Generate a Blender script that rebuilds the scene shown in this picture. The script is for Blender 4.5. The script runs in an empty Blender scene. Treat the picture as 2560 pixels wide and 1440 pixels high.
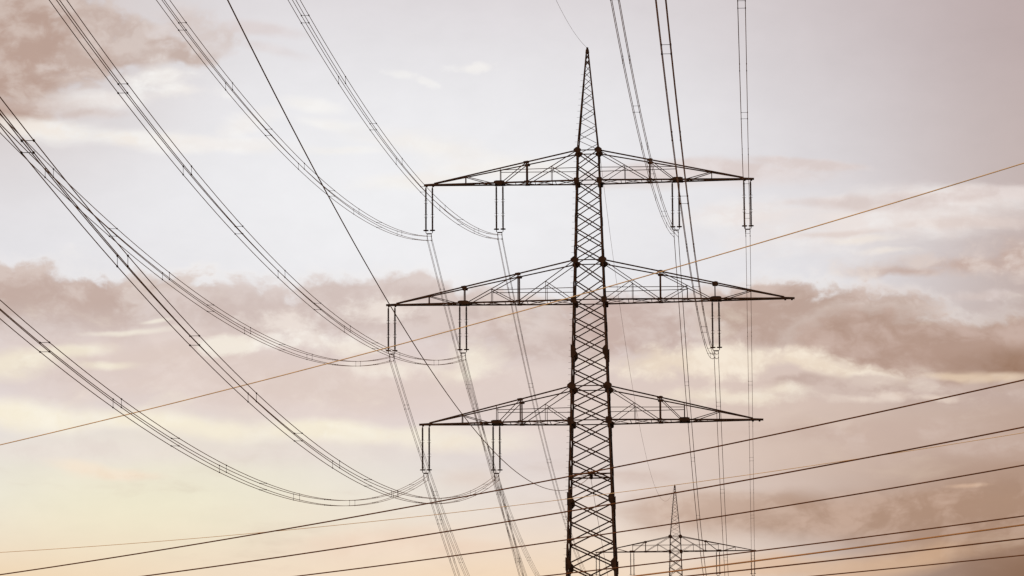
import bpy, bmesh, math, random
from mathutils import Vector, Matrix
random.seed(4)
SC = bpy.context.scene
COL = SC.collection
PI = math.pi

# ------------------------------------------------------------------ camera
PITCH, ROLL, FOC = 0.1606, 0.0060, 9450.0          # radians, radians, focal length in photo pixels
EYE = 1.6
cp, sp = math.cos(PITCH), math.sin(PITCH)
fwd = Vector((0, cp, sp)); rgt = Vector((1, 0, 0)); upv = Vector((0, -sp, cp))
cr, sr = math.cos(ROLL), math.sin(ROLL)
R2 = rgt * cr - upv * sr
U2 = rgt * sr + upv * cr
cam = bpy.data.cameras.new('camera')
cam.sensor_width = 36.0
cam.lens = FOC / 2560 * 36.0
cam.clip_start = 0.5
cam.clip_end = 60000
camo = bpy.data.objects.new('camera', cam); COL.objects.link(camo)
M = Matrix((R2, U2, -fwd)).transposed().to_4x4()
M.translation = Vector((0, 0, EYE))
camo.matrix_world = M
SC.camera = camo

# ------------------------------------------------------------------ exposure
SC.view_settings.view_transform = 'Standard'
SC.view_settings.look = 'None'
SC.view_settings.exposure = 0.0
SC.view_settings.gamma = 1.0
SC.cycles.use_adaptive_sampling = True
SC.cycles.adaptive_threshold = 0.004
SC.cycles.adaptive_min_samples = 16
SC.cycles.max_bounces = 3
SC.cycles.diffuse_bounces = 1
SC.cycles.glossy_bounces = 1
SC.cycles.use_denoising = False
SC.cycles.filter_width = 1.45

# ------------------------------------------------------------------ sun (low, off to the left)
SUN_AZ, SUN_EL = math.radians(-100), math.radians(5)     # azimuth measured from +Y towards +X
sl = bpy.data.lights.new('sun', 'SUN'); sl.energy = 2.0; sl.angle = math.radians(0.5); sl.color = (1.0, 0.66, 0.36)
so = bpy.data.objects.new('sun', sl); COL.objects.link(so)
sdir = Vector((math.sin(SUN_AZ) * math.cos(SUN_EL), math.cos(SUN_AZ) * math.cos(SUN_EL), math.sin(SUN_EL)))
so.rotation_euler = (-sdir).to_track_quat('-Z', 'Y').to_euler()
so.location = sdir * 500

# ------------------------------------------------------------------ sky: dusk sky with broken cloud, by direction
def lin(c):
    return tuple(((x / 255) / 12.92 if x / 255 <= .04045 else ((x / 255 + .055) / 1.055) ** 2.4) for x in c)

def sky_uv(px, py):          # direction of a cloud as angles (azimuth, elevation above 9.2 deg), in radians * 9.45
    d = fwd * FOC + R2 * (px - 1280) + U2 * (720 - py)
    d.normalize()
    return math.atan2(d.x, d.y) * 9.45, (math.asin(d.z) - PITCH) * 9.45

def build_sky():
    w = bpy.data.worlds.new('World'); SC.world = w; w.use_nodes = True
    w.cycles.sampling_method = 'NONE'
    nt = w.node_tree; nt.nodes.clear(); L = nt.links.new
    def node(t, **k):
        n = nt.nodes.new(t)
        for a, b in k.items(): setattr(n, a, b)
        return n
    def setin(n, i, v):
        if isinstance(v, bpy.types.NodeSocket): L(v, n.inputs[i])
        else: n.inputs[i].default_value = v
    def mth(op, a, b=0.0, c=0.0):
        n = node('ShaderNodeMath', operation=op)
        for i, v in enumerate((a, b, c)): setin(n, i, v)
        return n.outputs[0]
    def vec(op, a, b=(0, 0, 0), scale=None):
        n = node('ShaderNodeVectorMath', operation=op)
        setin(n, 0, a); setin(n, 1, b)
        if scale is not None: n.inputs['Scale'].default_value = scale
        return n.outputs['Value'] if op == 'LENGTH' else n.outputs['Vector']
    def noise(v, scale, detail, rough, sx=1, sy=1, dist=0.0, off=(0, 0, 0)):
        mp = node('ShaderNodeMapping'); setin(mp, 0, v)
        mp.inputs['Location'].default_value = off; mp.inputs['Scale'].default_value = (sx, sy, 1)
        n = node('ShaderNodeTexNoise', noise_dimensions='3D')
        L(mp.outputs[0], n.inputs['Vector'])
        n.inputs['Scale'].default_value = scale; n.inputs['Detail'].default_value = detail
        n.inputs['Roughness'].default_value = rough; n.inputs['Distortion'].default_value = dist
        return n
    tc = node('ShaderNodeTexCoord')
    sep = node('ShaderNodeSeparateXYZ'); L(tc.outputs['Generated'], sep.inputs[0])
    az = mth('MULTIPLY', mth('ARCTAN2', sep.outputs[0], sep.outputs[1]), 9.45)
    el = mth('MULTIPLY', mth('SUBTRACT', mth('ARCSINE', sep.outputs[2]), PITCH), 9.45)
    cb = node('ShaderNodeCombineXYZ'); L(az, cb.inputs[0]); L(el, cb.inputs[1])
    P = cb.outputs[0]
    wn = noise(P, 2.2, 4, .55, 1, 1.5, off=(3.1, 1.7, 0))
    wv = vec('SUBTRACT', wn.outputs['Color'], (.5, .5, .5))
    PW = vec('ADD', P, vec('MULTIPLY', wv, (.15, .08, 0)))
    n_str = noise(PW, 2.6, 7, .58, 1, 3.0, off=(1.3, 7.7, 0)).outputs[0]          # long streaks
    n_puf = noise(PW, 4.2, 8, .60, 1, 1.25, .25, off=(5.3, 2.2, 0)).outputs[0]     # cauliflower edges
    n_fin = noise(PW, 9.0, 7, .62, 1, 1.6, off=(2.3, 9.2, 0)).outputs[0]
    sn = mth('SUBTRACT', n_str, .5); pn = mth('SUBTRACT', n_puf, .5); fn = mth('SUBTRACT', n_fin, .5)
    pf = mth('MULTIPLY_ADD', fn, .65, pn)
    vo = node('ShaderNodeTexVoronoi', feature='F1', voronoi_dimensions='2D'); vo.normalize = False     # billows
    wv2 = vec('ADD', PW, vec('MULTIPLY', vec('SUBTRACT', noise(P, 9, 3, .6).outputs['Color'], (.5, .5, .5)), (.10, .07, 0)))
    vm = node('ShaderNodeMapping'); L(wv2, vm.inputs[0]); vm.inputs['Scale'].default_value = (1, 1.5, 1)
    L(vm.outputs[0], vo.inputs['Vector']); vo.inputs['Scale'].default_value = 7.0
    vo.inputs['Detail'].default_value = 3.0; vo.inputs['Roughness'].default_value = .55; vo.inputs['Lacunarity'].default_value = 2.2
    bil = mth('MULTIPLY', mth('SUBTRACT', .88, vo.outputs['Distance']), .32)
    pf = mth('ADD', pf, bil)
    mn = mth('SUBTRACT', noise(PW, 3.4, 6, .6, 1, 1.8, .3, off=(8.8, 4.1, 0)).outputs[0], .5)
    NS = {'s': sn, 'p': pf, 'f': fn, 'm': mn, 'i': mth('ADD', mth('MULTIPLY_ADD', fn, .5, mn), bil)}
    # clear-air colour: Nishita dusk sky under a thin veil of high cloud
    sk = node('ShaderNodeTexSky', sky_type='NISHITA'); sk.sun_disc = False
    sk.sun_elevation = SUN_EL; sk.sun_rotation = SUN_AZ; sk.air_density = 1.0; sk.dust_density = 2.0; sk.ozone_density = 1.0
    col = None
    def mix(fac, a, b):
        n = node('ShaderNodeMix', data_type='RGBA'); n.clamp_factor = True
        setin(n, 0, fac); setin(n, 6, a); setin(n, 7, b)
        return n.outputs[2]
    nish = vec('MULTIPLY', sk.outputs[0], (.05, .05, .05))
    col = mix(0.96, nish, lin((232, 230, 233)) + (1,))
    def ellipse(x, y, rx, ry, rot, vin):
        u, v = sky_uv(x, y)
        mp = node('ShaderNodeMapping', vector_type='TEXTURE')
        L(vin, mp.inputs[0])
        mp.inputs['Location'].default_value = (u, v, 0)
        mp.inputs['Rotation'].default_value = (0, 0, math.radians(rot))
        mp.inputs['Scale'].default_value = (rx / 1000, ry / 1000, 1)
        return mth('SUBTRACT', 1.0, vec('LENGTH', mp.outputs[0]))
    def smooth(d, lo, hi, s=1.0, t0=0.0):
        mr = node('ShaderNodeMapRange', interpolation_type='SMOOTHSTEP'); setin(mr, 0, d)
        mr.inputs[1].default_value = lo; mr.inputs[2].default_value = hi
        mr.inputs[3].default_value = t0; mr.inputs[4].default_value = s
        return mr.outputs[0]
    def blob(x, y, rx, ry, rgb, s=1.0, rot=0.0):
        nonlocal col
        col = mix(smooth(ellipse(x, y, rx, ry, rot, P), 0, 1, s), col, lin(rgb) + (1,))
    def cloud(ells, dark, light, n='p', g=2.0, lo=.1, hi=.45, s=.95, base=None, inner=2.4, rim=0.0):
        """one cloud: a union of ellipses with a ragged edge; base = (y_soft_start, y_gone) fades its underside"""
        nonlocal col
        d = None
        ch = node('ShaderNodeVectorMath', operation='MULTIPLY_ADD')      # evaluate the clouds one after another
        L(col, ch.inputs[0]); ch.inputs[1].default_value = (1e-7, 1e-7, 1e-7); L(PW, ch.inputs[2]); V = ch.outputs[0]
        for e in ells:
            q = ellipse(e[0], e[1], e[2], e[3], e[4] if len(e) > 4 else 0, V)
            d = q if d is None else mth('SMOOTH_MAX', d, q, .25)
        m = smooth(mth('MULTIPLY_ADD', NS[n], g, d), lo, hi, s)
        if base:
            v0 = sky_uv(1280, base[0])[1]; v1 = sky_uv(1280, base[1])[1]
            sv = node('ShaderNodeSeparateXYZ'); L(V, sv.inputs[0])
            m = mth('MULTIPLY', m, smooth(sv.outputs[1], v1, v0))
        if rim:
            m2 = smooth(mth('MULTIPLY_ADD', NS[n], g, d), lo - .28, lo + .10, rim)
            if base: m2 = mth('MULTIPLY', m2, smooth(sv.outputs[1], v0, v0 + .05))
            col = mix(m2, col, lin((247, 241, 235)) + (1,))
        inn = smooth(mth('MULTIPLY_ADD', NS['i'], inner, mth('MULTIPLY', d, -.30)), -.45, .30)
        c = mix(inn, lin(dark) + (1,), lin(light) + (1,))
        col = mix(m, col, c)
    for b in SKY_BASE: blob(*b)
    for c in SKY_CLOUD:
        y = sum(e[1] for e in c[0]) / len(c[0]); k = max(0, (y - 500) / 900)
        wm = lambda q: (q[0] + 1 * k, q[1] - 1 * k, q[2] - 1 - 3 * k)
        cloud(c[0], wm(c[1]), wm(c[2]), **c[3])
    def sheet(y0, y1, y2, y3, rgb, nz, lo, hi, s):
        nonlocal col
        ch = node('ShaderNodeVectorMath', operation='MULTIPLY_ADD')
        L(col, ch.inputs[0]); ch.inputs[1].default_value = (1e-7, 1e-7, 1e-7); L(PW, ch.inputs[2])
        sv = node('ShaderNodeSeparateXYZ'); L(ch.outputs[0], sv.inputs[0])
        v = [sky_uv(1280, y)[1] for y in (y0, y1, y2, y3)]
        band = mth('MULTIPLY', smooth(sv.outputs[1], v[3], v[2]), smooth(sv.outputs[1], v[0], v[1]))
        z = noise(ch.outputs[0], *nz[0], off=nz[1]).outputs[0]
        col = mix(mth('MULTIPLY', smooth(z, lo, hi, s), band), col, lin(rgb) + (1,))
    sheet(720, 800, 1000, 1100, (243, 231, 214), ((3.6, 9, .62, 1, 2.2, .2), (4.4, 1.1, 0)), .54, .74, .42)
    sheet(700, 760, 1000, 1120, (190, 166, 155), ((3.0, 9, .62, 1, 1.9, .2), (9.4, 6.1, 0)), .53, .76, .36)
    sheet(1000, 1080, 1400, 1500, (239, 219, 195), ((3.0, 8, .6, 1, 3.6, .1), (2.4, 8.1, 0)), .54, .78, .18)
    sheet(1050, 1120, 1400, 1500, (190, 164, 148), ((2.6, 8, .6, 1, 3.4, .1), (7.4, 3.3, 0)), .54, .80, .30)
    # fine mottling of the cloud sheet
    mot = mth('MULTIPLY_ADD', fn, .08, 1.0)
    mot = mth('MULTIPLY_ADD', sn, .06, mot)
    fin = node('ShaderNodeVectorMath', operation='SCALE'); L(col, fin.inputs[0]); L(mot, fin.inputs['Scale'])
    bg = node('ShaderNodeBackground'); L(fin.outputs[0], bg.inputs[0]); bg.inputs[1].default_value = 1.0
    out = node('ShaderNodeOutputWorld'); L(bg.outputs[0], out.inputs[0])

#            x     y    rx    ry   colour            strength
SKY_BASE = [
    (1500, -350, 2200, 720, (211, 201, 203), .88),
    (2700, -80, 1300, 1000, (185, 167, 166), .96),
    (1000, 500, 1150, 580, (241, 241, 243), .9),
    (2750, 800, 800, 1000, (180, 154, 143), .8),
    (900, 990, 1700, 330, (227, 210, 204), .92),
    (500, 890, 1400, 190, (221, 204, 198), .9),
    (1950, 930, 950, 230, (214, 195, 187), .8),
    (1950, 1130, 1100, 420, (221, 199, 185), .85),
    (350, 1270, 1150, 310, (239, 232, 206), .97),
    (-50, 1545, 1250, 330, (245, 213, 168), .96),
    (1250, 1560, 1300, 430, (247, 215, 176), .97),
    (2650, 1280, 1150, 640, (179, 146, 125), .92),
    (2720, 1520, 950, 480, (128, 92, 66), .97),
    (-50, 50, 800, 600, (190, 168, 158), .6),
]
D_ = dict
SKY_CLOUD = [
    # upper left bank
    ([(30, 50, 250, 150), (150, 130, 270, 84), (50, 200, 170, 70), (10, 280, 120, 60)], (185, 158, 146), (206, 187, 178), D_(g=1.5, lo=-.05, hi=.55, s=.95)),
    ([(250, 70, 130, 62, -15), (300, 140, 190, 64), (390, 110, 150, 50, -20), (470, 135, 90, 36, -10)], (196, 175, 166), (213, 198, 192), D_(g=1.7, lo=-.05, hi=.5, s=.92)),
    ([(470, 60, 90, 56), (540, 100, 120, 50)], (212, 197, 192), (222, 213, 212), D_(g=2.0, lo=-.05, hi=.7, s=.75)),
    ([(660, 75, 150, 26, -6), (700, 125, 130, 22, -10)], (219, 207, 206), (226, 219, 220), D_(n='s', g=1.6, lo=-.1, hi=.8, s=.7)),
    ([(420, 195, 130, 46), (480, 230, 110, 30)], (239, 234, 231), (246, 244, 242), D_(n='p', g=1.8, lo=-.1, hi=.9, s=.9)),
    ([(240, 255, 200, 36, 4)], (236, 229, 226), (243, 240, 238), D_(n='s', g=1.8, lo=-.1, hi=.9, s=.85)),
    ([(90, 265, 170, 30), (200, 285, 140, 22)], (206, 186, 178), (222, 209, 205), D_(n='s', g=1.6, lo=-.1, hi=.8, s=.6)),
    ([(120, 325, 300, 44, -4), (330, 350, 280, 34, -4)], (243, 235, 227), (243, 240, 237), D_(n='s', g=2.0, lo=-.05, hi=.9, s=.9)),
    ([(620, 310, 120, 36, 20), (600, 365, 220, 30), (450, 375, 130, 24)], (242, 238, 236), (246, 244, 242), D_(n='s', g=2.0, lo=-.05, hi=.9, s=.8)),
    ([(845, 303, 110, 26, -8), (800, 255, 90, 20, -8), (860, 375, 140, 16)], (243, 240, 238), (246, 244, 242), D_(n='s', g=1.8, lo=-.1, hi=.9, s=.8)),
    ([(1175, 176, 74, 20)], (243, 240, 238), (247, 245, 243), D_(n='p', g=1.6, lo=-.05, hi=.7, s=.85)),
    ([(985, 190, 64, 13, -12), (1050, 212, 50, 12, -20)], (242, 240, 239), (246, 244, 243), D_(n='p', g=1.4, lo=-.05, hi=.7, s=.75)),
    ([(1100, 370, 280, 50, -10), (1260, 420, 240, 44), (1080, 455, 260, 32)], (242, 237, 233), (244, 241, 238), D_(n='s', g=2.0, lo=-.1, hi=1.0, s=.9)),
    # right hand wisps
    ([(1850, 425, 340, 46, -4), (2020, 405, 190, 24, -8), (1620, 440, 200, 40)], (219, 205, 202), (227, 217, 216), D_(n='s', g=1.3, lo=-.05, hi=.45, s=.9, base=(425, 490))),
    ([(2150, 560, 480, 110), (1900, 540, 300, 60), (2400, 500, 250, 50)], (237, 227, 223), (241, 236, 234), D_(n='s', g=2.0, lo=-.05, hi=.9, s=.85)),
    ([(2150, 512, 240, 26, -4), (2320, 500, 220, 20), (2500, 478, 160, 24)], (217, 202, 198), (228, 216, 213), D_(n='s', g=1.6, lo=-.05, hi=.7, s=.85)),
    ([(2420, 560, 260, 22, 3), (2100, 590, 200, 16)], (221, 205, 199), (233, 221, 216), D_(n='s', g=1.6, lo=-.05, hi=.8, s=.7)),
    ([(2430, 665, 300, 40, 4), (2560, 640, 170, 66), (2280, 690, 180, 22)], (195, 170, 160), (219, 203, 196), D_(n='p', g=1.8, lo=-.1, hi=.8, s=.9)),
    ([(2230, 640, 80, 14), (2160, 610, 120, 14)], (240, 230, 221), (243, 236, 230), D_(n='f', g=2.0, lo=-.1, hi=.9, s=.7)),
    ([(2200, 735, 160, 24), (2470, 740, 130, 16)], (214, 198, 193), (225, 212, 209), D_(n='p', g=1.6, lo=-.1, hi=.9, s=.6)),
    # middle left bank
    ([(20, 750, 260, 100), (220, 765, 260, 84), (400, 775, 240, 76), (140, 800, 360, 80)], (194, 171, 162), (211, 194, 187), D_(g=1.3, lo=-.05, hi=.34, base=(745, 920), rim=.2, inner=2.2)),
    ([(600, 790, 260, 90), (860, 790, 300, 94), (1010, 752, 140, 62), (1130, 800, 220, 76)], (207, 190, 185), (218, 204, 200), D_(g=1.3, lo=-.05, hi=.38, base=(790, 950), rim=.2, inner=2.2)),
    ([(1260, 820, 280, 90), (1390, 850, 240, 84)], (203, 184, 178), (218, 203, 198), D_(g=1.6, lo=-.05, hi=.55, s=.9, base=(880, 1000))),
    ([(400, 900, 560, 90), (700, 970, 900, 90)], (221, 204, 196), (229, 214, 207), D_(n='s', g=1.4, lo=-.1, hi=.9, s=.75)),
    ([(690, 810, 120, 40), (640, 850, 80, 30), (780, 850, 140, 34), (950, 775, 120, 34)], (236, 225, 218), (246, 240, 233), D_(n='f', g=2.4, lo=-.1, hi=.75, s=.9)),
    ([(545, 865, 80, 30)], (241, 233, 222), (247, 241, 232), D_(n='f', g=2.4, lo=-.1, hi=.65, s=.95)),
    ([(890, 870, 140, 28, -6), (960, 920, 120, 22)], (236, 224, 215), (243, 235, 225), D_(n='f', g=2.0, lo=-.15, hi=.95, s=.8)),
    ([(1190, 905, 110, 50), (1150, 940, 100, 26)], (236, 224, 211), (244, 236, 221), D_(n='f', g=2.0, lo=-.15, hi=.95, s=.85)),
    ([(40, 910, 140, 44, 8), (180, 880, 170, 24, 4), (270, 915, 100, 16)], (239, 229, 211), (245, 238, 222), D_(n='s', g=2.0, lo=-.1, hi=.85, s=.9)),
    ([(310, 834, 150, 11, 3), (395, 807, 40, 7)], (240, 232, 218), (244, 237, 224), D_(n='s', g=.8, lo=-.1, hi=.9, s=.75)),
    # lower left bands
    ([(40, 1030, 320, 50, -5), (420, 1060, 460, 36, -4), (840, 1075, 300, 36, -2)], (246, 238, 219), (248, 242, 227), D_(n='s', g=1.0, lo=-.1, hi=.8, s=.97)),
    ([(1040, 1085, 220, 40, 4), (1130, 1100, 240, 36)], (241, 230, 213), (243, 235, 220), D_(n='s', g=1.6, lo=-.1, hi=.95, s=.85)),
    ([(200, 1120, 500, 50), (700, 1130, 600, 40)], (229, 218, 213), (233, 224, 218), D_(n='s', g=1.0, lo=-.1, hi=1.0, s=.75)),
    ([(190, 1160, 110, 22, -10), (290, 1180, 160, 18, -4)], (243, 225, 204), (244, 230, 212), D_(n='s', g=1.2, lo=-.1, hi=.8, s=.9)),
    ([(1180, 1190, 140, 44)], (223, 207, 197), (232, 219, 208), D_(n='s', g=1.4, lo=-.1, hi=1.0, s=.6)),
    ([(950, 1350, 320, 50, 5), (1150, 1370, 240, 36)], (236, 212, 193), (240, 219, 201), D_(n='s', g=1.4, lo=-.1, hi=1.0, s=.7)),
    # right hand cumulus bank
    ([(1620, 820, 300, 96), (1850, 800, 300, 100), (1560, 790, 200, 70)], (199, 177, 170), (214, 197, 191), D_(g=1.2, lo=-.05, hi=.5, s=.95, base=(870, 990), rim=.15)),
    ([(1990, 810, 240, 90), (2120, 815, 150, 92), (2240, 840, 160, 116), (2350, 890, 210, 90), (1900, 780, 170, 60)], (186, 161, 150), (206, 186, 178), D_(g=1.2, lo=-.05, hi=.30, base=(900, 1010), rim=.22, inner=2.0)),
    ([(2200, 850, 200, 80), (2330, 880, 190, 84), (2470, 880, 220, 84), (2630, 870, 240, 100)], (178, 150, 137), (197, 173, 163), D_(g=1.0, lo=-.08, hi=.26, s=.95, base=(925, 1040), rim=.18, inner=2.0)),
    ([(2600, 905, 330, 70)], (146, 113, 93), (162, 131, 114), D_(g=.6, lo=-.05, hi=.75, s=.95, base=(925, 1040), inner=1.4)),
    ([(1700, 905, 220, 40), (1860, 905, 220, 44), (2060, 916, 220, 34, -8), (2200, 938, 130, 18, -10)], (234, 218, 200), (245, 233, 217), D_(n='p', g=1.7, lo=-.15, hi=.7, s=.95)),
    ([(2480, 935, 130, 18, -4), (2380, 930, 100, 10)], (226, 203, 179), (233, 212, 190), D_(n='s', g=1.4, lo=-.1, hi=.9, s=.8)),
    ([(2180, 968, 220, 40), (2030, 952, 120, 26), (2400, 990, 270, 56)], (193, 171, 163), (209, 190, 182), D_(n='p', g=1.7, lo=-.1, hi=.5, s=.85, base=(985, 1050))),
    ([(1740, 985, 130, 28), (1960, 975, 80, 24), (1870, 992, 140, 24)], (238, 225, 208), (243, 233, 218), D_(n='f', g=2.2, lo=-.15, hi=.9, s=.85)),
    ([(2150, 992, 90, 14), (2230, 982, 70, 18), (2330, 985, 60, 14)], (229, 211, 198), (235, 220, 208), D_(n='f', g=2.2, lo=-.1, hi=.95, s=.7)),
    ([(2150, 1070, 500, 50), (2400, 1110, 400, 60)], (199, 176, 166), (211, 192, 184), D_(n='s', g=1.4, lo=-.1, hi=1.0, s=.7)),
    ([(1620, 1200, 110, 24), (1560, 1195, 80, 18)], (210, 190, 182), (219, 203, 195), D_(n='p', g=1.6, lo=-.1, hi=.9, s=.6)),
    ([(2000, 1290, 460, 80), (2300, 1290, 480, 100), (2560, 1310, 400, 140)], (172, 142, 124), (195, 167, 151), D_(n='s', g=.8, lo=-.1, hi=.7, s=.9, base=(1290, 1470))),
    ([(1750, 1275, 300, 56)], (199, 174, 160), (210, 188, 175), D_(n='s', g=1.2, lo=-.1, hi=.8, s=.8)),
    ([(2420, 1218, 70, 9)], (218, 186, 163), (222, 194, 172), D_(n='f', g=1.6, lo=-.1, hi=.8, s=.7)),
    ([(2200, 1410, 340, 50, 8), (1950, 1420, 300, 40)], (222, 184, 150), (229, 194, 162), D_(n='s', g=1.4, lo=-.1, hi=.9, s=.6)),
]
build_sky()

# ------------------------------------------------------------------ materials
def mat(name, rgb, rough=.6, spec=.15, metal=0.0, var=.25, scale=3.0):
    m = bpy.data.materials.new(name); m.use_nodes = True
    nt = m.node_tree; b = nt.nodes['Principled BSDF']
    tc = nt.nodes.new('ShaderNodeTexCoord'); n = nt.nodes.new('ShaderNodeTexNoise')
    n.inputs['Scale'].default_value = scale; n.inputs['Detail'].default_value = 6
    nt.links.new(tc.outputs['Object'], n.inputs['Vector'])
    r = nt.nodes.new('ShaderNodeValToRGB')
    r.color_ramp.elements[0].position = .3; r.color_ramp.elements[1].position = .7
    r.color_ramp.elements[0].color = tuple(c * (1 - var) for c in rgb) + (1,)
    r.color_ramp.elements[1].color = tuple(min(1, c * (1 + var)) for c in rgb) + (1,)
    nt.links.new(n.outputs['Fac'], r.inputs[0]); nt.links.new(r.outputs[0], b.inputs['Base Color'])
    b.inputs['Roughness'].default_value = rough; b.inputs['Metallic'].default_value = metal
    b.inputs['Specular IOR Level'].default_value = spec
    return m
STEEL = mat('weathered_steel_paint', (.048, .0185, .007), .65, .08, 0, .5, 1.2)
PLATE = mat('plate_steel_paint', (.038, .0145, .0055), .65, .08, 0, .4, 2.0)
RUSTY = mat('brown_glazed_porcelain', (.030, .011, .005), .45, .2)
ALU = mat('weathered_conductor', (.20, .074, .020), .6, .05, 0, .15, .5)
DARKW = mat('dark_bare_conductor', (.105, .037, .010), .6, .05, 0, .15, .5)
SUN_GLINT_DIM = mat('dim_sun_glint_conductor', (.31, .145, .05), .5, .2, 0, .25, .4)  # duller low-sun glint, put into the wire as an orange-brown base colour
SUN_GLINT = mat('sun_glint_earth_wire', (.56, .37, .19), .5, .3, 0, .15, .5)  # orange glint of the low sun on bare metal, painted as base colour
FIELD = mat('dry_meadow', (.075, .075, .035), .9, .1, 0, .4, .15)

# ------------------------------------------------------------------ mesh helpers
def obj(name, bm, m, parent=None):
    me = bpy.data.meshes.new(name); bm.to_mesh(me); bm.free()
    me.materials.append(m)
    o = bpy.data.objects.new(name, me); COL.objects.link(o)
    if parent: o.parent = parent
    return o

def thing(name, label, cat, loc=(0, 0, 0), rotz=0.0, group=None):
    o = bpy.data.objects.new(name, None); COL.objects.link(o)
    o.location = loc; o.rotation_euler = (0, 0, rotz)
    o.empty_display_size = 1
    o['label'] = label; o['category'] = cat
    if group: o['group'] = group
    return o

def tag(o, label, cat, group=None):
    o['label'] = label; o['category'] = cat
    if group: o['group'] = group
    return o

def frame(d, hint):
    d = d.normalized()
    h = Vector(hint)
    if abs(d.dot(h.normalized())) > .98: h = Vector((1, 0, 0)) if abs(d.x) < .9 else Vector((0, 1, 0))
    a = d.cross(h).normalized(); b = a.cross(d).normalized()
    return a, b

def sweep(bm, p, q, poly, a, b):
    p = Vector(p); q = Vector(q)
    v0 = [bm.verts.new(p + a * x + b * y) for x, y in poly]
    v1 = [bm.verts.new(q + a * x + b * y) for x, y in poly]
    n = len(poly)
    for i in range(n):
        bm.faces.new((v0[i], v0[(i + 1) % n], v1[(i + 1) % n], v1[i]))
    bm.faces.new(list(reversed(v0))); bm.faces.new(v1)

def angle(bm, p, q, s, hint=(0, 0, 1), sx=1, sy=1):
    """rolled L-section bar of leg length s"""
    t = s * .14
    d = Vector(q) - Vector(p)
    a, b = frame(d, hint)
    poly = [(-s / 2, -s / 2), (s / 2, -s / 2), (s / 2, -s / 2 + t), (-s / 2 + t, -s / 2 + t), (-s / 2 + t, s / 2), (-s / 2, s / 2)]
    poly = [(x * sx, y * sy) for x, y in poly]
    sweep(bm, p, q, poly, a, b)

def bar(bm, p, q, w, h=None, hint=(0, 0, 1)):
    h = h or w
    a, b = frame(Vector(q) - Vector(p), hint)
    sweep(bm, p, q, [(-w / 2, -h / 2), (w / 2, -h / 2), (w / 2, h / 2), (-w / 2, h / 2)], a, b)

def rod(bm, p, q, r, n=8):
    a, b = frame(Vector(q) - Vector(p), (0, 0, 1))
    sweep(bm, p, q, [(r * math.cos(2 * PI * i / n), r * math.sin(2 * PI * i / n)) for i in range(n)], a, b)

def tube(bm, pts, r, n=6):
    rings = []
    for i, p in enumerate(pts):
        d = (pts[min(i + 1, len(pts) - 1)] - pts[max(i - 1, 0)])
        a, b = frame(d, (0, 0, 1))
        rings.append([bm.verts.new(p + a * (r * math.cos(2 * PI * k / n)) + b * (r * math.sin(2 * PI * k / n))) for k in range(n)])
    for u, v in zip(rings, rings[1:]):
        for k in range(n): bm.faces.new((u[k], u[(k + 1) % n], v[(k + 1) % n], v[k]))
    bm.faces.new(list(reversed(rings[0]))); bm.faces.new(rings[-1])

def lathe(bm, prof, c=(0, 0, 0), n=12):
    c = Vector(c); rings = []
    for r, z in prof:
        rings.append([bm.verts.new(c + Vector((r * math.cos(2 * PI * k / n), r * math.sin(2 * PI * k / n), z))) for k in range(n)])
    for u, v in zip(rings, rings[1:]):
        for k in range(n): bm.faces.new((u[k], u[(k + 1) % n], v[(k + 1) % n], v[k]))
    bm.faces.new(list(reversed(rings[0]))); bm.faces.new(rings[-1])

def plate(bm, c, outline, nrm_y, t=.03):
    """flat plate in the local XZ plane, nrm_y: side (+1/-1) it faces"""
    c = Vector(c)
    f = [bm.verts.new(c + Vector((x, -t / 2, z))) for x, z in outline]
    g = [bm.verts.new(c + Vector((x, t / 2, z))) for x, z in outline]
    n = len(outline)
    bm.faces.new(f); bm.faces.new(list(reversed(g)))
    for i in range(n): bm.faces.new((f[i], g[i], g[(i + 1) % n], f[(i + 1) % n]))

# ------------------------------------------------------------------ ground
bm = bmesh.new()
N = 48
for i in range(N + 1):
    for j in range(N + 1):
        x = ((i / N) * 2 - 1); y = ((j / N) * 2 - 1)
        x = math.copysign(abs(x) ** 2.2, x) * 9000; y = math.copysign(abs(y) ** 2.2, y) * 9000
        bm.verts.new((x, y, 0))
bm.verts.ensure_lookup_table()
for i in range(N):
    for j in range(N):
        a = i * (N + 1) + j
        bm.faces.new((bm.verts[a], bm.verts[a + N + 1], bm.verts[a + N + 2], bm.verts[a + 1]))
g = obj('ground', bm, FIELD); g['kind'] = 'structure'

# ------------------------------------------------------------------ pylon
PSI = 0.0722
NEAR = (7.27, 350.0); FARP = (31.375, 730.87); PREV = (-16.11, -20.30)
ZG = EYE                                        # heights below were measured above the eye
Z_PEAK, Z_TOP, Z_TCH, Z_MID, Z_MCH, Z_LOW, Z_LCH = [z + ZG for z in (79.725, 69.66, 66.76, 59.14, 55.35, 47.20, 43.98)]
Z_STRUT = 38.95 + ZG
def hw(z):                                      # half width of the body at height z
    zr = z - ZG
    if zr > 30.5: return .98 + (69.66 - zr) * .0308
    return 2.186 + (30.5 - zr) * .040

def local(a, b, z):                             # a along the arms, b away from the camera
    return Vector((a, b, z))

bm = bmesh.new(); rod(bm, (0, 0, 0), (-.26, 0, 0), .012, 6)
BOLT = bpy.data.meshes.new('climbing_bolt'); bm.to_mesh(BOLT); bm.free(); BOLT.materials.append(STEEL)
def bolt(parent, p):
    o = bpy.data.objects.new('climbing_bolt', BOLT); COL.objects.link(o); o.parent = parent; o.location = p

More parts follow.
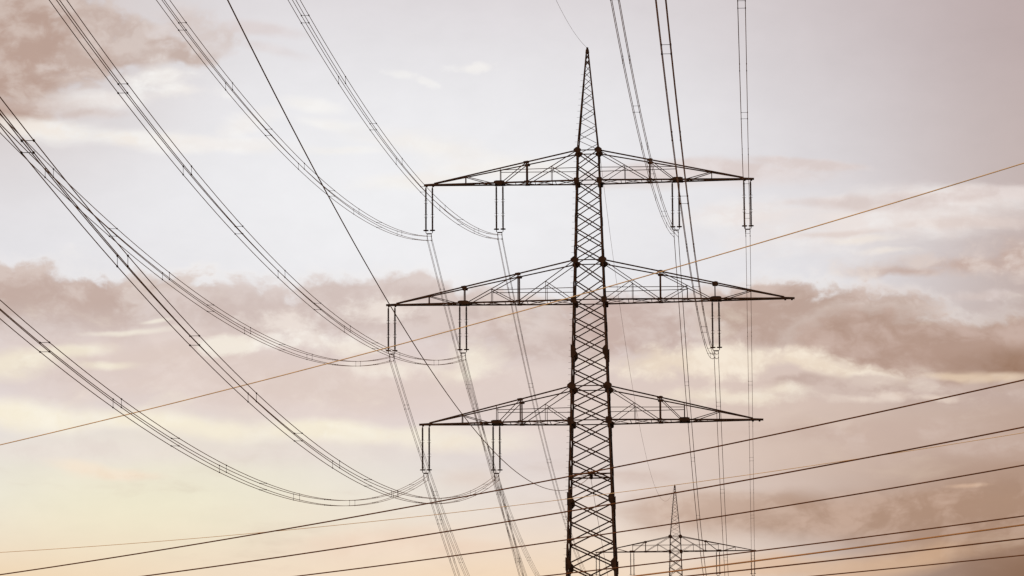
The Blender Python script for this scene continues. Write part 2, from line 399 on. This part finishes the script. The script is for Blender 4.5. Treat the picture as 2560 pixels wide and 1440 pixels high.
def make_pylon(name, label, loc):
    T = thing(name, label, 'pylon', (loc[0], loc[1], 0), -PSI, 'lattice pylons of the power line')
    # panel heights
    nodes = []
    def span(z1, z0, n):
        for i in range(n): nodes.append(z1 + (z0 - z1) * i / n)
    span(Z_TOP, Z_TCH, 2); span(Z_TCH, Z_MID, 5); span(Z_MID, Z_MCH, 2); span(Z_MCH, Z_LOW, 5)
    span(Z_LOW, Z_LCH, 2)
    zk1, zk2 = 36.62 + ZG, 30.56 + ZG
    span(Z_LCH, zk1, 4); span(zk1, zk2, 3)
    z = zk2; h = 2.15
    while z > 1.0 + h:
        nodes.append(z); z -= h; h *= 1.09
    nodes.append(z); nodes.append(0.0)
    knee = {50.47 + ZG, zk1, zk2}
    # four legs, each with splice plates, the camera-side left one with climbing bolts
    for sa in (-1, 1):
        for sb in (-1, 1):
            bm = bmesh.new()
            prev = None
            for i, (z1, z0) in enumerate(zip(nodes, nodes[1:])):
                s = .125 + (Z_TOP - z1) * .0016
                p = local(sa * hw(z1), sb * hw(z1), z1); q = local(sa * hw(z0), sb * hw(z0), z0)
                a = Vector((sa, 0, 0)); b = Vector((0, sb, 0)); t = s * .15
                poly = [(s / 2, s / 2), (-s / 2, s / 2), (-s / 2, s / 2 - t), (s / 2 - t, s / 2 - t), (s / 2 - t, -s / 2), (s / 2, -s / 2)]
                sweep(bm, p, q, poly, a, b)
                # splice cover on the outside of the corner
                if i % 2 == 0:
                    m1 = p.lerp(q, .08); m0 = p.lerp(q, .62)
                    o = Vector((sa, 0, 0)) * (s / 2 + .012); o2 = Vector((0, sb, 0)) * (s / 2 + .012)
                    sweep(bm, m1 + o, m0 + o, [(-.011, -s * .42), (.011, -s * .42), (.011, s * .42), (-.011, s * .42)], Vector((1, 0, 0)), Vector((0, 1, 0)))
                    sweep(bm, m1 + o2, m0 + o2, [(-s * .42, -.011), (s * .42, -.011), (s * .42, .011), (-s * .42, .011)], Vector((1, 0, 0)), Vector((0, 1, 0)))
            lg = obj('leg', bm, STEEL, T)
            if sa < 0 and sb < 0:
                z = 22.0
                while z < Z_TOP - .3:
                    s = .125 + (Z_TOP - z) * .0016
                    bolt(lg, local(-hw(z) - s / 2, -hw(z) - s * .2, z)); z += .58
    # bracing: one lattice of crossed angles on each face
    for face in range(4):
        bm = bmesh.new()
        for i, (z1, z0) in enumerate(zip(nodes, nodes[1:])):
            s = .094 + (Z_TOP - z1) * .0009
            w1, w0 = hw(z1), hw(z0)
            for sgn in (1, -1):
                off = .018 * sgn
                if face == 0: p, q = local(-sgn * w1, -w1 - off, z1), local(sgn * w0, -w0 - off, z0)
                if face == 1: p, q = local(-sgn * w1, w1 + off, z1), local(sgn * w0, w0 + off, z0)
                if face == 2: p, q = local(-w1 - off, -sgn * w1, z1), local(-w0 - off, sgn * w0, z0)
                if face == 3: p, q = local(w1 + off, -sgn * w1, z1), local(w0 + off, sgn * w0, z0)
                angle(bm, p, q, s, (0, 1, 0) if face < 2 else (1, 0, 0))
        for z in (Z_TOP, Z_TCH, Z_MID, Z_MCH, Z_LOW, Z_LCH):      # horizontal members at the arm levels
            w = hw(z)
            e = .03
            if face == 0: angle(bm, local(-w, -w - e, z), local(w, -w - e, z), .10)
            if face == 1: angle(bm, local(-w, w + e, z), local(w, w + e, z), .10)
            if face == 2: angle(bm, local(-w - e, -w, z), local(-w - e, w, z), .10)
            if face == 3: angle(bm, local(w + e, -w, z), local(w + e, w, z), .10)
        obj('bracing', bm, STEEL, T)
    # horizontal frame carrying the lower cable, with its clamp
    bm = bmesh.new(); w = hw(Z_STRUT)
    for sb in (-1, 1):
        bar(bm, local(-w, sb * w, Z_STRUT), local(w, sb * w, Z_STRUT), .09, .12)
        bar(bm, local(sb * w, -w + .08, Z_STRUT), local(sb * w, w - .08, Z_STRUT), .08, .10)
        bar(bm, local(sb * w * .95, -w * .95, Z_STRUT), local(0, w * .1, Z_STRUT - .003), .05, .05)
        bar(bm, local(sb * w * .95, w * .95, Z_STRUT), local(0, -w * .1, Z_STRUT + .003), .05, .05)
    tb = obj('tie_frame', bm, STEEL, T)
    bm = bmesh.new()
    bar(bm, local(0, -w * .9, Z_STRUT + .06), local(0, w * .9, Z_STRUT + .06), .14, .12)
    lathe(bm, [(.10, -.32), (.16, -.28), (.16, .22), (.09, .26), (.05, .45)], (0, 0, Z_STRUT), 10)
    obj('cable_clamp', bm, PLATE, tb)
    # node plates
    def octo(w, h, k=.35):
        return [(-w / 2, -h / 2 * k), (-w / 2 * k, -h / 2), (w / 2 * k, -h / 2), (w / 2, -h / 2 * k), (w / 2, h / 2 * k), (w / 2 * k, h / 2), (-w / 2 * k, h / 2), (-w / 2, h / 2 * k)]
    for z, wd, ht, k in [(Z_TOP, .70, .58, .30), (Z_MID, .76, .64, .30), (Z_LOW, .82, .70, .30),
                         (Z_TCH - .03, .50, .56, .8), (Z_MCH - .03, .54, .60, .8), (Z_LCH - .03, .60, .66, .7)]:
        for sa in (-1, 1):
            for sb in (-1, 1):
                bm = bmesh.new()
                plate(bm, local(sa * hw(z), sb * (hw(z) + .115 + (Z_TOP - z) * .0012), z), octo(wd, ht, k), sb)
                obj('node_plate', bm, PLATE, T)
    for z in knee:
        for sa in (-1, 1):
            for sb in (-1, 1):
                bm = bmesh.new(); h = .62
                ol = [(.16 * sa, -h), (.16 * sa, h), (-.08 * sa, h * .9), (-.34 * sa, .25), (-.34 * sa, -.25), (-.08 * sa, -h * .9)]
                plate(bm, local(sa * hw(z), sb * (hw(z) + .135 + (Z_TOP - z) * .0012), z), ol, sb)
                obj('node_plate', bm, PLATE, T)
    # peak
    bm = bmesh.new(); zt = Z_PEAK - .55; w0 = hw(Z_TOP)
    def pw(z): return .10 + (w0 - .10) * (zt - z) / (zt - Z_TOP)
    for sa in (-1, 1):
        for sb in (-1, 1):
            s = .12
            poly = [(s / 2, s / 2), (-s / 2, s / 2), (-s / 2, s / 2 - .02), (s / 2 - .02, s / 2 - .02), (s / 2 - .02, -s / 2), (s / 2, -s / 2)]
            sweep(bm, local(sa * w0, sb * w0, Z_TOP), local(sa * .10, sb * .10, zt), poly, Vector((sa, 0, 0)), Vector((0, sb, 0)))
    pk = obj('peak', bm, STEEL, T)
    bm = bmesh.new()
    z = Z_TOP; h = .94; hs = []
    while z < zt - .35:
        hs.append((z, min(z + h, zt - .05))); z += h; h *= .955
    for i, (z0, z1) in enumerate(hs):
        a0, a1 = pw(z0), pw(z1); sg = 1 if i % 2 else -1
        if i >= len(hs) - 2:
            sgs = (1, -1)
        else: sgs = (sg,)
        for g_ in sgs:
            angle(bm, local(-g_ * a0, -a0 - .01, z0), local(g_ * a1, -a1 - .01, z1), .05, (0, 1, 0))
            angle(bm, local(g_ * a0, a0 + .01, z0), local(-g_ * a1, a1 + .01, z1), .05, (0, 1, 0))
            angle(bm, local(-a0 - .01, -g_ * a0, z0), local(-a1 - .01, g_ * a1, z1), .05, (1, 0, 0))
            angle(bm, local(a0 + .01, g_ * a0, z0), local(a1 + .01, -g_ * a1, z1), .05, (1, 0, 0))
    zz = Z_PEAK - 1.45
    for sb in (-1, 1):
        bar(bm, local(-pw(zz), sb * pw(zz), zz), local(pw(zz), sb * pw(zz), zz), .06)
    obj('lattice', bm, STEEL, pk)
    bm = bmesh.new()
    lathe(bm, [(.14, -.62), (.19, -.5), (.15, -.2), (.10, -.12), (.10, .02), (.05, .04)], (0, 0, Z_PEAK), 10)
    bar(bm, local(0, -.32, Z_PEAK - .08), local(0, .32, Z_PEAK - .08), .07, .10)
    obj('wire_clamp', bm, PLATE, pk)
    z = Z_TOP + .8
    while z < zt - 2.0:
        bolt(pk, local(-pw(z) - .06, -pw(z) - .02, z)); z += .6
    # six half arms
    def half_arm(sa, zu, zl, tip, xs, kind):
        wu, wl = hw(zu), hw(zl)
        te = .10                                       # half depth at the tip
        def lo(x, sb): return local(sa * x, sb * (wl + (te - wl) * (x - wl) / (tip - wl)), zl)
        def up(x, sb):
            f = (x - wu) / (tip - .75 - wu); f = min(max(f, 0), 1)
            zt_ = zl + .14
            return local(sa * x, sb * (wu + (te - wu) * f), zu + (zt_ - zu) * f)
        bm = bmesh.new()
        for sb in (-1, 1):
            angle(bm, lo(wl, sb), lo(tip, sb), .14, (0, 0, 1), sb * sa, 1)
            angle(bm, up(wu, sb), up(tip - .75, sb), .115, (0, 0, 1), sb * sa, 1)
        # tip shoe
        bar(bm, lo(tip - .9, 0) + Vector((0, 0, .06)), lo(tip + .22, 0) + Vector((0, 0, .0)), .24, .17)
        arm = obj('cross_arm', bm, STEEL, T)
        def member(nm, p, q, s, hint=(0, 1, 0)):
            b_ = bmesh.new(); angle(b_, p, q, s, hint); obj(nm, b_, STEEL, arm)
        posts, braces, rail = xs
        for x, s in posts:
            for sb in (-1, 1):
                member('post', lo(x, sb), up(x, sb), s)
        for (x0, l0), (x1, l1), s in braces:           # level: 0 low chord, 1 top chord, or a fraction between
            for sb in (-1, 1):
                p = lo(x0, sb).lerp(up(x0, sb), l0); q = lo(x1, sb).lerp(up(x1, sb), l1)
                member('brace', p, q, s)
        for (x0, l0), (x1, l1), xm, xs_ in HALF[kind]:   # hanger and strut from the middle of a main brace
            for sb in (-1, 1):
                p = lo(x0, sb).lerp(up(x0, sb), l0); q = lo(x1, sb).lerp(up(x1, sb), l1)
                c = p.lerp(q, (xm - x0) / (x1 - x0))
                member('hanger', lo(xm, sb), c, .05)
                member('brace', c, lo(xs_, sb), .06)
        for sb in (-1, 1):                             # walkway rail at mid height
            zm = (zu + zl) / 2; wm = hw(zm)
            f = rail
            pb = lo(f, sb); zm = zl + RAILH[kind]; wm = hw(zm); pb.z = zm
            b_ = bmesh.new(); bar(b_, local(sa * wm, sb * wm, zm), pb, .055); obj('rail', b_, STEEL, arm)
        # lacing between the two lower chords
        b_ = bmesh.new(); n = 9 if kind == 'long' else 8
        xx = [wl + (tip - 1.2 - wl) * (1 - (1 - i / n) ** 1.25) for i in range(n + 1)]
        for i, (x0, x1) in enumerate(zip(xx, xx[1:])):
            s0 = 1 if i % 2 else -1
            angle(b_, lo(x0, s0), lo(x1, -s0), .05)
            angle(b_, lo(x0, -s0) + Vector((0, 0, .02)), lo(x1, s0) + Vector((0, 0, .02)), .05)
            bar(b_, lo(x1, -1), lo(x1, 1), .05)
        obj('lacing', b_, STEEL, arm)
        # hanger beams for the insulators
        for xh, wd in HANG[kind]:
            for dx in (-.31, .31):
                b_ = bmesh.new()
                p = lo(xh + dx, -1); q = lo(xh + dx, 1)
                bar(b_, p + Vector((0, 0, -.02)), q + Vector((0, 0, -.02)), .15, .15)
                lathe(b_, [(.05, -.17), (.10, -.12), (.10, .0)], (sa * (xh + dx), 0, zl - .02), 8)
                obj('hanger_beam', b_, PLATE, arm)
            if wd:
                for sb in (-1, 1):
                    b_ = bmesh.new()
                    c = lo(xh, sb); c.y += sb * .09
                    plate(b_, c, [(-.50, -.10), (.50, -.10), (.50, .16), (.30, .22), (-.30, .22), (-.50, .16)], sb)
                    obj('gusset_plate', b_, PLATE, arm)
        for x in [posts[k][0] for k in range(len(posts)) if posts[k][1] > .08]:
            for sb in (-1, 1):
                b_ = bmesh.new(); c = up(x, sb); c.y += sb * .07
                plate(b_, c, [(-.22, -.16), (.22, -.16), (.30, .06), (.1, .12), (-.3, .06)], sb)
                obj('gusset_plate', b_, PLATE, arm)
                b_ = bmesh.new(); c = lo(x, sb); c.y += sb * .09
                plate(b_, c, [(-.22, -.09), (.22, -.09), (.22, .12), (-.22, .12)], sb)
                obj('gusset_plate', b_, PLATE, arm)
    for sa in (-1, 1):
        S1 = ([(11.6, .07), (8.3, .06), (5.8, .115)],
              [((5.8, 0), (1.0, 1), .07), ((8.2, 0), (5.8, 1), .07), ((9.1, .0), (11.6, .95), .07)], 8.3)
        fix_short = lambda z: S1
        half_arm(sa, Z_TOP, Z_TCH, 15.35, S1, 'short')
        S2 = ([(15.1, .07), (11.75, .085), (6.65, .115)],
              [((6.65, 0), (1.3, 1), .07), ((11.5, 0), (6.65, 1), .07), ((12.4, .0), (15.1, .95), .065)], 9.17)
        half_arm(sa, Z_MID, Z_MCH, 18.95, S2, 'long')
        S3 = ([(12.0, .07), (8.75, .06), (6.5, .115)],
              [((6.5, 0), (1.7, 1), .07), ((8.6, 0), (6.5, 1), .065), ((9.4, .0), (12.0, .95), .065)], 8.75)
        half_arm(sa, Z_LOW, Z_LCH, 15.85, S3, 'lower')
    return T
HALF = {'short': [((5.8, 0), (1.0, 1), 3.45, 1.15)], 'long': [((6.65, 0), (1.3, 1), 4.05, 1.45), ((11.5, 0), (6.65, 1), 9.17, 6.9)],
        'lower': [((6.5, 0), (1.7, 1), 4.15, 1.9)]}
RAILH = {'short': 1.22, 'long': 1.15, 'lower': 1.17}
HANG = {'short': [(8.4, 1), (15.0, 0)], 'long': [(11.85, 1), (18.6, 0)], 'lower': [(8.75, 1), (15.4, 0)]}

def copy_tree(o, parent=None):
    kids = KIDS.get(o.name, [])
    c = o.copy(); COL.objects.link(c)
    if parent: c.parent = parent
    for ch in kids: copy_tree(ch, c)
    return c
def index_kids():
    KIDS.clear()
    for o in bpy.data.objects:
        if o.parent: KIDS.setdefault(o.parent.name, []).append(o)
KIDS = {}

pylon = make_pylon('lattice_pylon', 'tall dark lattice pylon with three cross-arms, by far the bigger of the two', NEAR)
index_kids()
far_pylon = copy_tree(pylon)
far_pylon.location = (FARP[0], FARP[1], -.23)
far_pylon['label'] = 'small distant lattice pylon whose spire and top arm show beside the big tower'

# ------------------------------------------------------------------ insulators
def place(base, a, z):
    c, s = math.cos(PSI), math.sin(PSI)
    return Vector((base[0] + a * c, base[1] - a * s, z))

def make_insulator(label, loc, drop):
    """double suspension string; origin at the arm, drop = distance down to the centre of the four wires"""
    t = thing('insulator_set', label, 'insulator', loc, -PSI, 'double insulator sets hanging from the cross-arms')
    zr = -(drop - .76)                                       # grading rings
    for sx in (-1, 1):
        x = .31 * sx
        bm = bmesh.new(); prof = []
        top = -.20; L3 = (top - zr - .05) / 3
        prof.append((.035, -.08))
        for k in range(3):
            z1 = top - k * L3; z0 = z1 - L3
            prof += [(.035, z1 + .02), (.07, z1), (.07, z1 - .07)]
            n = 13
            for i in range(n):
                zz = z1 - .09 + (z0 + .10 - z1 + .09) * (i + .5) / n
                prof += [(.066, zz + .03), (.100, zz - .01), (.066, zz - .035)]
            prof += [(.07, z0 + .08), (.07, z0 + .04), (.035, z0 + .02)]
        prof.append((.035, zr - .02))
        st = obj('insulator_string', None_bm(bm, prof, x), RUSTY, t)
        for k in (1, 2):                                     # arcing horns at the joints
            zj = top - k * L3
            for dz in (-.13, .13):
                b_ = bmesh.new()
                tube(b_, [Vector(v) for v in ((x - .16, 0, zj + dz * .5), (x - .15, 0, zj + dz), (x + .15, 0, zj + dz), (x + .16, 0, zj + dz * .5))], .015, 6)
                obj('arcing_horn', b_, PLATE, st)
        b_ = bmesh.new()                                     # grading ring: flat torus round the lowest cap
        R, r, n, m_ = .215, .045, 20, 6
        rings = [[b_.verts.new((x + (R + r * math.cos(2 * PI * j / m_)) * math.cos(2 * PI * i / n), (R + r * math.cos(2 * PI * j / m_)) * math.sin(2 * PI * i / n), zr + r * math.sin(2 * PI * j / m_))) for j in range(m_)] for i in range(n)]
        for i in range(n):
            for j in range(m_):
                b_.faces.new((rings[i][j], rings[(i + 1) % n][j], rings[(i + 1) % n][(j + 1) % m_], rings[i][(j + 1) % m_]))
        rod(b_, (x - .2, 0, zr), (x + .2, 0, zr), .03, 6); rod(b_, (x, -.2, zr), (x, .2, zr), .03, 6)
        obj('grading_ring', b_, PLATE, st)
    bm = bmesh.new()                                         # yoke
    pts = [(-.31, zr), (-.31, zr - .22), (-.25, zr - .30), (.25, zr - .30), (.31, zr - .22), (.31, zr)]
    tube(bm, [Vector((x, 0, z)) for x, z in pts], .036, 8)
    bar(bm, (-.20, 0, zr - .325), (.20, 0, zr - .325), .08, .10)
    y = obj('yoke', bm, PLATE, t)
    zc = -drop
    for sx in (-1, 1):
        bm = bmesh.new(); x = .2 * sx
        rod(bm, (x, 0, zr - .32), (x, 0, zc - .2), .018, 6)
        for dz in (.2, -.2):
            bar(bm, (x, -.16, zc + dz), (x, .16, zc + dz), .075, .08)
        rod(bm, (x, 0, zc + .24), (x, 0, zc + .40), .035, 6)
        obj('wire_clamp', bm, PLATE, t)
    return t
def None_bm(bm, prof, x):
    lathe(bm, prof, (x, 0, 0), 10)
    return bm

# phases: attachment (along the arm, height of the bundle centre above the eye), sag and lateral drift towards the previous pylon
PH = {
    'TLO': (-15.085, 61.664, 16.27, .306), 'TLI': (-8.409, 61.663, 16.02, .042),
    'MLO': (-18.655, 50.263, 15.91, .244), 'MLI': (-11.915, 50.251, 15.90, .117),
    'LLO': (-15.448, 38.963, 15.79, .686), 'LLI': (-8.829, 38.861, 15.51, .331),
    'TRI': (8.189, 61.576, 15.03, -.387), 'TRO': (14.915, 61.533, 15.62, -.463), 'MRI': (11.784, 50.07, 14.52, -.54)}
ARMZ = {'T': Z_TCH, 'M': Z_MCH, 'L': Z_LCH}
ARMN = {'T': 'top', 'M': 'middle', 'L': 'lowest'}
POSN = {'LO': 'outer left', 'LI': 'inner left', 'RI': 'inner right', 'RO': 'outer right'}
COUNT = {'TLO': 'at the left tip of the top arm', 'TLI': 'halfway along the left top arm', 'MLO': 'at the left tip of the middle arm',
         'MLI': 'halfway along the left middle arm', 'LLO': 'at the left tip of the lowest arm', 'LLI': 'halfway along the left lowest arm',
         'TRI': 'halfway along the right top arm', 'TRO': 'at the right tip of the top arm', 'MRI': 'halfway along the right middle arm'}
first = None
for k, (a, z, S, dx) in PH.items():
    za = ARMZ[k[0]] - .07
    drop = za - (z + ZG)
    t = make_insulator('dark insulator set %s of the big pylon' % COUNT[k], place(NEAR, a, za), drop)
    if k[0] == 'T':
        index_kids()
        f = copy_tree(t)
        f.location = place(FARP, a, za - .23)
        f['label'] = 'tiny insulator set %s of the distant pylon' % COUNT[k]

# ------------------------------------------------------------------ conductors
SPACERS = [15.2, 30.4, 48.4, 66.2, 83.2, 101.8, 119.2, 137.2, 155.3, 173.6, 192.3, 210.9, 229.8, 248, 266, 284, 302, 320, 338, 354]
def bundle(label, A, B, S, quad=True):
    length = (B - A).length
    horiz = Vector(((B - A).x, (B - A).y, 0)).normalized()
    side = Vector((horiz.y, -horiz.x, 0))
    def at(s):
        u = s / length
        p = A.lerp(B, u); p.z -= 4 * S * u * (1 - u)
        return p
    t = thing('conductor_bundle', label, 'power cable', A, 0, 'four-wire conductor bundles of the power line')
    n = 90
    for sx in (-.2, .2):
        for sz in (.2, -.2):
            bm = bmesh.new()
            tube(bm, [at(length * i / n) - A + side * sx + Vector((0, 0, sz)) for i in range(n + 1)], .0195, 6)
            obj('wire', bm, ALU, t)
    for i, s in enumerate(SPACERS):
        if s > length - 4: break
        c = at(s) - A; d = (at(s + .5) - at(s - .5)).normalized()
        prs = []
        if i % 2 == 0:
            for sz in (.2, -.2): prs.append((c - side * .2 + Vector((0, 0, sz)), c + side * .2 + Vector((0, 0, sz))))
        else:
            for sx in (-.2, .2): prs.append((c + side * sx + Vector((0, 0, .2)), c + side * sx - Vector((0, 0, .2))))
        for p, q in prs:
            bm = bmesh.new()
            rod(bm, p, q, .012, 6)
            for e in (p, q): bar(bm, e - d * .09, e + d * .09, .055, .06)
            obj('spacer', bm, PLATE, t)
    return t
NEARLAB = {
    'TLO': 'four-wire bundle climbing from the top arm left tip insulator, crossing the long single cable',
    'TLI': 'four-wire bundle passing the left tip of the top arm and climbing to the top edge',
    'MLO': 'four-wire bundle rising gently left from the middle arm left tip and crossing another bundle',
    'MLI': 'four-wire bundle climbing from inside the middle left arm to the top left corner',
    'LLO': 'lowest sagging four-wire bundle, from the lowest arm left tip to the left edge',
    'LLI': 'four-wire bundle from inside the lowest left arm, climbing steeply to the left edge',
    'TRI': 'four-wire bundle right of the spire, rising from the inner right top insulator',
    'TRO': 'four-wire bundle falling almost vertically to the right tip of the top arm',
    'MRI': 'thick looking bundle passing before the right top arm down to the middle right insulator'}
FARLAB = {  # labels of the spans beyond the big pylon
    'TLO': 'thin bundle receding downwards from the top arm left tip insulator',
    'TLI': 'thin bundle receding downwards from the inner left top insulator',
    'MLO': 'thin bundle receding downwards from the middle arm left tip insulator',
    'MLI': 'thin bundle receding downwards from the inner left middle insulator',
    'LLO': 'thin bundle receding downwards from the lowest arm left tip insulator',
    'LLI': 'thin bundle receding downwards from the inner left lowest insulator',
    'TRI': 'thin bundle receding to the distant pylon from the inner right top insulator',
    'TRO': 'thin bundle receding to the distant arm from the right tip top insulator',
    'MRI': 'thin bundle receding downwards from the middle right insulator'}
for k, (a, z, S, dx) in PH.items():
    A = place(NEAR, a, z + ZG)
    bundle(NEARLAB[k], A, place(PREV, a + dx, z + .312 + ZG), S)
    bundle(FARLAB[k], A, place(FARP, a, z - .23 + ZG), 17.0)

def single(name, label, cat, A, B, S, r, m, n=110, group=None):
    bm = bmesh.new()
    pts = []
    for i in range(n + 1):
        u = i / n; p = A.lerp(B, u); p.z -= 4 * S * u * (1 - u); pts.append(p - A)
    tube(bm, pts, r, 6)
    o = obj(name, bm, m); o.location = A
    return tag(o, label, cat, group)
Zp = Z_PEAK - .03
single('earth_wire', 'hair-thin wire rising from the spire tip of the big pylon to the top edge', 'earth wire',
       place(NEAR, 0, Zp), place(PREV, 0, Zp), 17.49, .013, ALU)
single('earth_wire', 'hair-thin wire sagging from the big pylon spire to the distant spire', 'earth wire',
       place(NEAR, 0, Zp), place(FARP, 0, Zp - .23), 17.42, .015, ALU)
Zm = 38.925 + ZG
single('cable', 'long single dark cable falling from the top edge across the arms to the tower middle', 'cable',
       place(NEAR, -.066, Zm), place(PREV, -.066, Zm - .78), 14.07, .023, ALU)
single('cable', 'single thin cable hanging inside the tower below its horizontal strut', 'cable',
       place(NEAR, -.066, Zm), place(FARP, -.066, Zm - .23), 15.9, .018, ALU)

# ------------------------------------------------------------------ wires of the crossing lines (each: ground track and parabola)
PHI = math.radians(40)
CROSS = [] # filled below
def crossing(name, label, cat, Y0, z0, b, c, s0, s1, r, m, group):
    t = Vector((math.cos(PHI), -math.sin(PHI), 0))
    def P(s): return Vector((t.x * s, Y0 + t.y * s, z0 + b * s + c * s * s))
    A = P(s0); n = 80
    bm = bmesh.new(); tube(bm, [P(s0 + (s1 - s0) * i / n) - A for i in range(n + 1)], r, 8)
    o = obj(name, bm, m); o.location = A
    return tag(o, label, cat, group)
#CROSSDATA
crossing('earth_wire', 'orange lit wire slanting alone across the whole picture in front of the tower', 'earth wire', 180, 29.5048, 0.11030, 0.0004507, -96.2, 84.1, 0.0272, SUN_GLINT, 'wires of the crossing lines')
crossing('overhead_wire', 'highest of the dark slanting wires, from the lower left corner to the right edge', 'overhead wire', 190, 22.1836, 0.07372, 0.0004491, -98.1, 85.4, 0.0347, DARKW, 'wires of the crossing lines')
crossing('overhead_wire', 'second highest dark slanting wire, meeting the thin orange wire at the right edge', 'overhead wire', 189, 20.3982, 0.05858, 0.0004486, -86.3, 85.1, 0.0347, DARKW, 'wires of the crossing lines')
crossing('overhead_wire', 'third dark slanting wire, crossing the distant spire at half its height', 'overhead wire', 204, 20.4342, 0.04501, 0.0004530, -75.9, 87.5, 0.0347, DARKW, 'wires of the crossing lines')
crossing('earth_wire', 'very thin orange wire running nearly level and touching the distant spire tip', 'earth wire', 244, 26.8439, 0.02104, 0.0004510, -108.9, 93.9, 0.0191, SUN_GLINT, 'wires of the crossing lines')
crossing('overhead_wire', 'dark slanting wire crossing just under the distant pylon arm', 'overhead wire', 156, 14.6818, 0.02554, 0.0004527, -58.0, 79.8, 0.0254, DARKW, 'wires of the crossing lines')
crossing('earth_wire', 'orange-brown sun-glint wire in the lower right corner, between two darker wires', 'earth wire', 121, 11.3840, 0.03372, 0.0004536, -55.0, 74.2, 0.0254, SUN_GLINT_DIM, 'wires of the crossing lines')
crossing('overhead_wire', 'dark slanting wire just below the orange-brown wire in the lower right', 'overhead wire', 125, 11.6122, 0.01785, 0.0004532, -52.7, 74.8, 0.0224, DARKW, 'wires of the crossing lines')
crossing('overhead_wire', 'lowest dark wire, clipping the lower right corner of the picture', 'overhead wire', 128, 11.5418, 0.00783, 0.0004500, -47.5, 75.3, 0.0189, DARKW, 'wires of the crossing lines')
